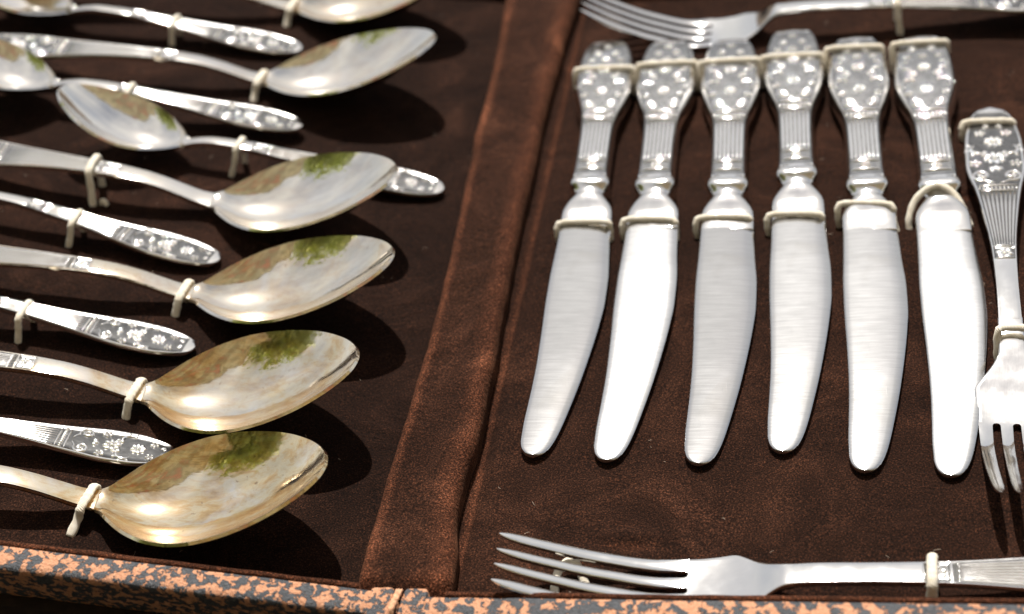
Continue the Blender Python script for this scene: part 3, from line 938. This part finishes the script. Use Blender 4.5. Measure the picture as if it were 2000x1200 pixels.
mb = MB(); tube(mb, [(33.5, -139, -2), (32.2, -134, 2.4), (32.6, -128, 3.6), (34.8, -124.6, 4.2), (37.6, -125.0, 4.0), (39.6, -128.5, 2.2), (41.5, -131.5, -.6)], 1.2, .85); mb.build('cord_loop', M['cord'], case)
cord_over(MR, 136.0, 181.5, 4.8, 13.0, (137.4, 175.0, -1), 1.2, .85, lean=.6)

# ------------------------------------------------------------------ what stands around the case and shows only as a mirror image in the silver
def flat(name, x0, x1, y0, y1, z, mat):
    mb = MB(); mb.face([mb.vert(p) for p in ((x0, y0, z), (x1, y0, z), (x1, y1, z), (x0, y1, z))])
    o = mb.build(name, mat, smooth=False); o['kind'] = 'structure'; return o
flat('ground', -60000, 60000, -60000, 60000, -780, plain('paving', (.12, .105, .09), .8, 0, 3, .2))
mb = MB(); prism_y(mb, [(-600, -40), (-600, -16.5), (620, -16.5), (620, -40)], -1100, 900, 2)
o = mb.build('table_top', plain('table_cloth', (.03, .024, .02), .9, 0, 40, .12), smooth=False); o['kind'] = 'structure'
def box(mb, x0, x1, y0, y1, z0, z1):
    v = [mb.vert((x, y, z)) for z in (z0, z1) for x, y in ((x0, y0), (x1, y0), (x1, y1), (x0, y1))]
    for f in ((0, 1, 2, 3), (4, 5, 6, 7), (0, 1, 5, 4), (1, 2, 6, 5), (2, 3, 7, 6), (3, 0, 4, 7)): mb.face([v[i] for i in f])
def house(label, x0, x1, y, depth, h, wallc, face, nwin, floors, step=0):
    r = empty('house', Matrix.Translation(((x0 + x1) / 2000, y / 1000, -.78)), label, 'house')
    X0, X1 = -(x1 - x0) / 2, (x1 - x0) / 2
    y0, y1 = (0, depth) if face < 0 else (-depth, 0)
    mb = MB(); box(mb, X0, X1, y0, y1, 0, h); mb.build('wall', wallc, r, smooth=False)
    mb = MB(); box(mb, X0 - 300, X1 + 300, y0 - 300, y1 + 300, h + 3, h + 350)
    if step: box(mb, X0, X0 + (X1 - X0) * .45, y0, y1, h + 353, h + 353 + step)
    mb.build('roof', M['roof'], r, smooth=False)
    for i in range(nwin):
        for k in range(floors):
            cx = X0 + (X1 - X0) * (i + .5) / nwin; cz = 1500 + 3000 * k
            mb = MB(); yy = 0 + face * 40
            box(mb, cx - 500, cx + 500, min(0, yy) , max(0, yy), cz, cz + 1500)
            mb.build('window', M['pane'], r, smooth=False)
    return r
M['roof'] = plain('roof_tiles', (.30, .14, .08), .9, 0, 6, .3)
M['pane'] = plain('window_glass', (.05, .06, .07), .1, 0, None)
house('pale house beyond the table, mirrored low in the spoon bowls', -16000, 14000, 19000, 9000, 5200, plain('pale_plaster', (.62, .50, .38), .9, 0, .8, .12), -1, 8, 1)
def canopy():
    """market stall canopy above and behind the viewer: a pitched cloth with a stepped valance on two poles"""
    r = empty('stall_canopy', Matrix.Translation((1.0, -1.6, -.78)), 'ochre cloth stall canopy above the viewer, mirrored in the spoon bowls', 'canopy')
    m, t, b = new_mat('canopy_cloth')
    tc = t.nodes.new('ShaderNodeTexCoord')
    cc = ramp(t, tex_noise(t, 2.2, 4, .6, tc.outputs['Object'], 1.0), [(.30, (.44, .41, .30)), (.44, (.76, .71, .58)), (.54, (.52, .51, .41)), (.62, (.70, .46, .38)), (.70, (.74, .70, .58))])
    t.links.new(cc, b.inputs['Base Color'])
    b.inputs['Roughness'].default_value = .9
    tr = t.nodes.new('ShaderNodeBsdfTranslucent'); t.links.new(cc, tr.inputs[0])
    mx = t.nodes.new('ShaderNodeMixShader'); mx.inputs[0].default_value = .5
    t.links.new(b.outputs[0], mx.inputs[1]); t.links.new(tr.outputs[0], mx.inputs[2])
    t.links.new(mx.outputs[0], t.nodes['Material Output'].inputs[0])
    mb = MB(); rows = []
    for i in range(91):
        x = -2600 + 8600 * i / 90  # far right stretch added to shut skylight off the case front
        edge = 1330 if x > -1150 else (1180 if x > -1330 else (930 if x > -1800 else 560))
        rows.append([(x, edge - (edge + 1270) * j / 12, 2150 + 420 * math.sin(math.pi * (.12 + .8 * j / 12)) - 60 * abs(math.sin(i * math.pi / 10))) for j in range(13)])
    mb.grid(rows); o = mb.build('cloth', m, r)
    q = o.modifiers.new('thickness', 'SOLIDIFY'); q.thickness = .004
    for x, y in ((-2500, -1150), (5800, -1150), (5800, 1200)):
        mb = MB(); mb.grid([[(x + 22 * math.cos(a * .785), y + 22 * math.sin(a * .785), z) for a in range(8)] for z in (0, 700, 1500, 2180)], True)
        mb.build('pole', M['bolster'], r)
canopy()
def tree(x, y, h, rad, label):
    r = empty('leafy_tree', Matrix.Translation((x / 1000, y / 1000, -.78)), label, 'tree')
    mb = MB(); rows = []
    for i in range(9):
        q = i / 8
        rows.append([(160 * math.sin(q * 3) + (240 - 170 * q) * math.cos(a * .785), (240 - 170 * q) * math.sin(a * .785), h * .75 * q) for a in range(8)])
    mb.grid(rows, True); mb.build('trunk', plain('bark', (.12, .085, .06), .9, 0, 8, .3), r)
    mb = MB(); rnd = random.Random(3)
    for c in range(110):
        d = Vector((rnd.gauss(0, 1), rnd.gauss(0, 1), rnd.gauss(0, .8))).normalized() * rad * rnd.uniform(.35, 1)
        cc = Vector((0, 0, h * .72)) + Vector((d.x, d.y, d.z * .8))
        for k in range(70):
            p = cc + Vector((rnd.gauss(0, 1), rnd.gauss(0, 1), rnd.gauss(0, 1))) * rad * .13
            a = Vector((rnd.uniform(-1, 1), rnd.uniform(-1, 1), rnd.uniform(-.6, .6))).normalized() * 130
            b = a.cross(Vector((rnd.uniform(-1, 1), rnd.uniform(-1, 1), 1))).normalized() * 75
            mb.face([mb.vert(p - a), mb.vert(p + b), mb.vert(p + a), mb.vert(p - b)])
    mb.build('crown', plain('leaves', (.50, .55, .20), .6, 0, 2, .4), r, smooth=False)
tree(-4300, -2300, 5600, 2300, 'green leafy tree behind the viewer, mirrored in the spoon bowls')

# lint and broken threads lying on the velvet
mb = MB()
rl = random.Random(11)
for i in range(170):
    left = i % 2
    x, y = (rl.uniform(-225, -14), rl.uniform(-138, 210)) if left else (rl.uniform(6, 200), rl.uniform(-138, 210))
    a, k, L = rl.uniform(0, 6.28), rl.uniform(-.5, .5), rl.uniform(.5, 2.2)
    px, py, rows = x, y, []
    for j in range(6):
        z = .55 + .15 * math.sin(j)
        p = (px, py, z) if not left else tuple(v / MM for v in (ML @ Vector((px * MM, py * MM, z * MM))))
        rows.append([(p[0] - .035 * math.sin(a), p[1] + .035 * math.cos(a), p[2]), (p[0] + .035 * math.sin(a), p[1] - .035 * math.cos(a), p[2] + .03)])
        px += L / 5 * math.cos(a); py += L / 5 * math.sin(a); a += k
    mb.grid(rows)
lint = mb.build('lint', plain('lint_fibre', (.45, .36, .28), .9))
lint['kind'] = 'stuff'; lint['label'] = 'tiny pale lint fibres scattered on the brown velvet'

# leafy screen added behind the viewer to keep skylight off the case front
hr = empty('sky_blocker', Matrix.Translation((0, -4.2, -.78)), 'dark green leafy screen added unseen behind the viewer to hold back skylight, mirrored at the spoon edges', 'sky_blocker')
mb = MB(); rh = random.Random(5)
for i in range(9000):
    u, v = rh.uniform(-9000, 9000), rh.uniform(0, 1)
    if rh.random() < .7: p = Vector((u, rh.gauss(0, 45), 100 + 2900 * v))
    else: p = Vector((u, -900 * v, 3000 + rh.gauss(0, 45)))
    a = Vector((rh.uniform(-1, 1), rh.uniform(-.6, .6), rh.uniform(-1, 1))).normalized() * 110
    b = a.cross(Vector((rh.uniform(-1, 1), 1.5, rh.uniform(-1, 1)))).normalized() * 75
    mb.face([mb.vert(p - a), mb.vert(p + b), mb.vert(p + a), mb.vert(p - b)])
mb.build('blocker_foliage', plain('blocker_leaves', (.045, .06, .018), .7, 0, 2, .4), hr, smooth=False)
mb = MB(); box(mb, -8950, 8950, -850, -60, 0, 2900); mb.build('blocker_core', plain('blocker_dark', (.02, .018, .01), .9), hr, smooth=False)
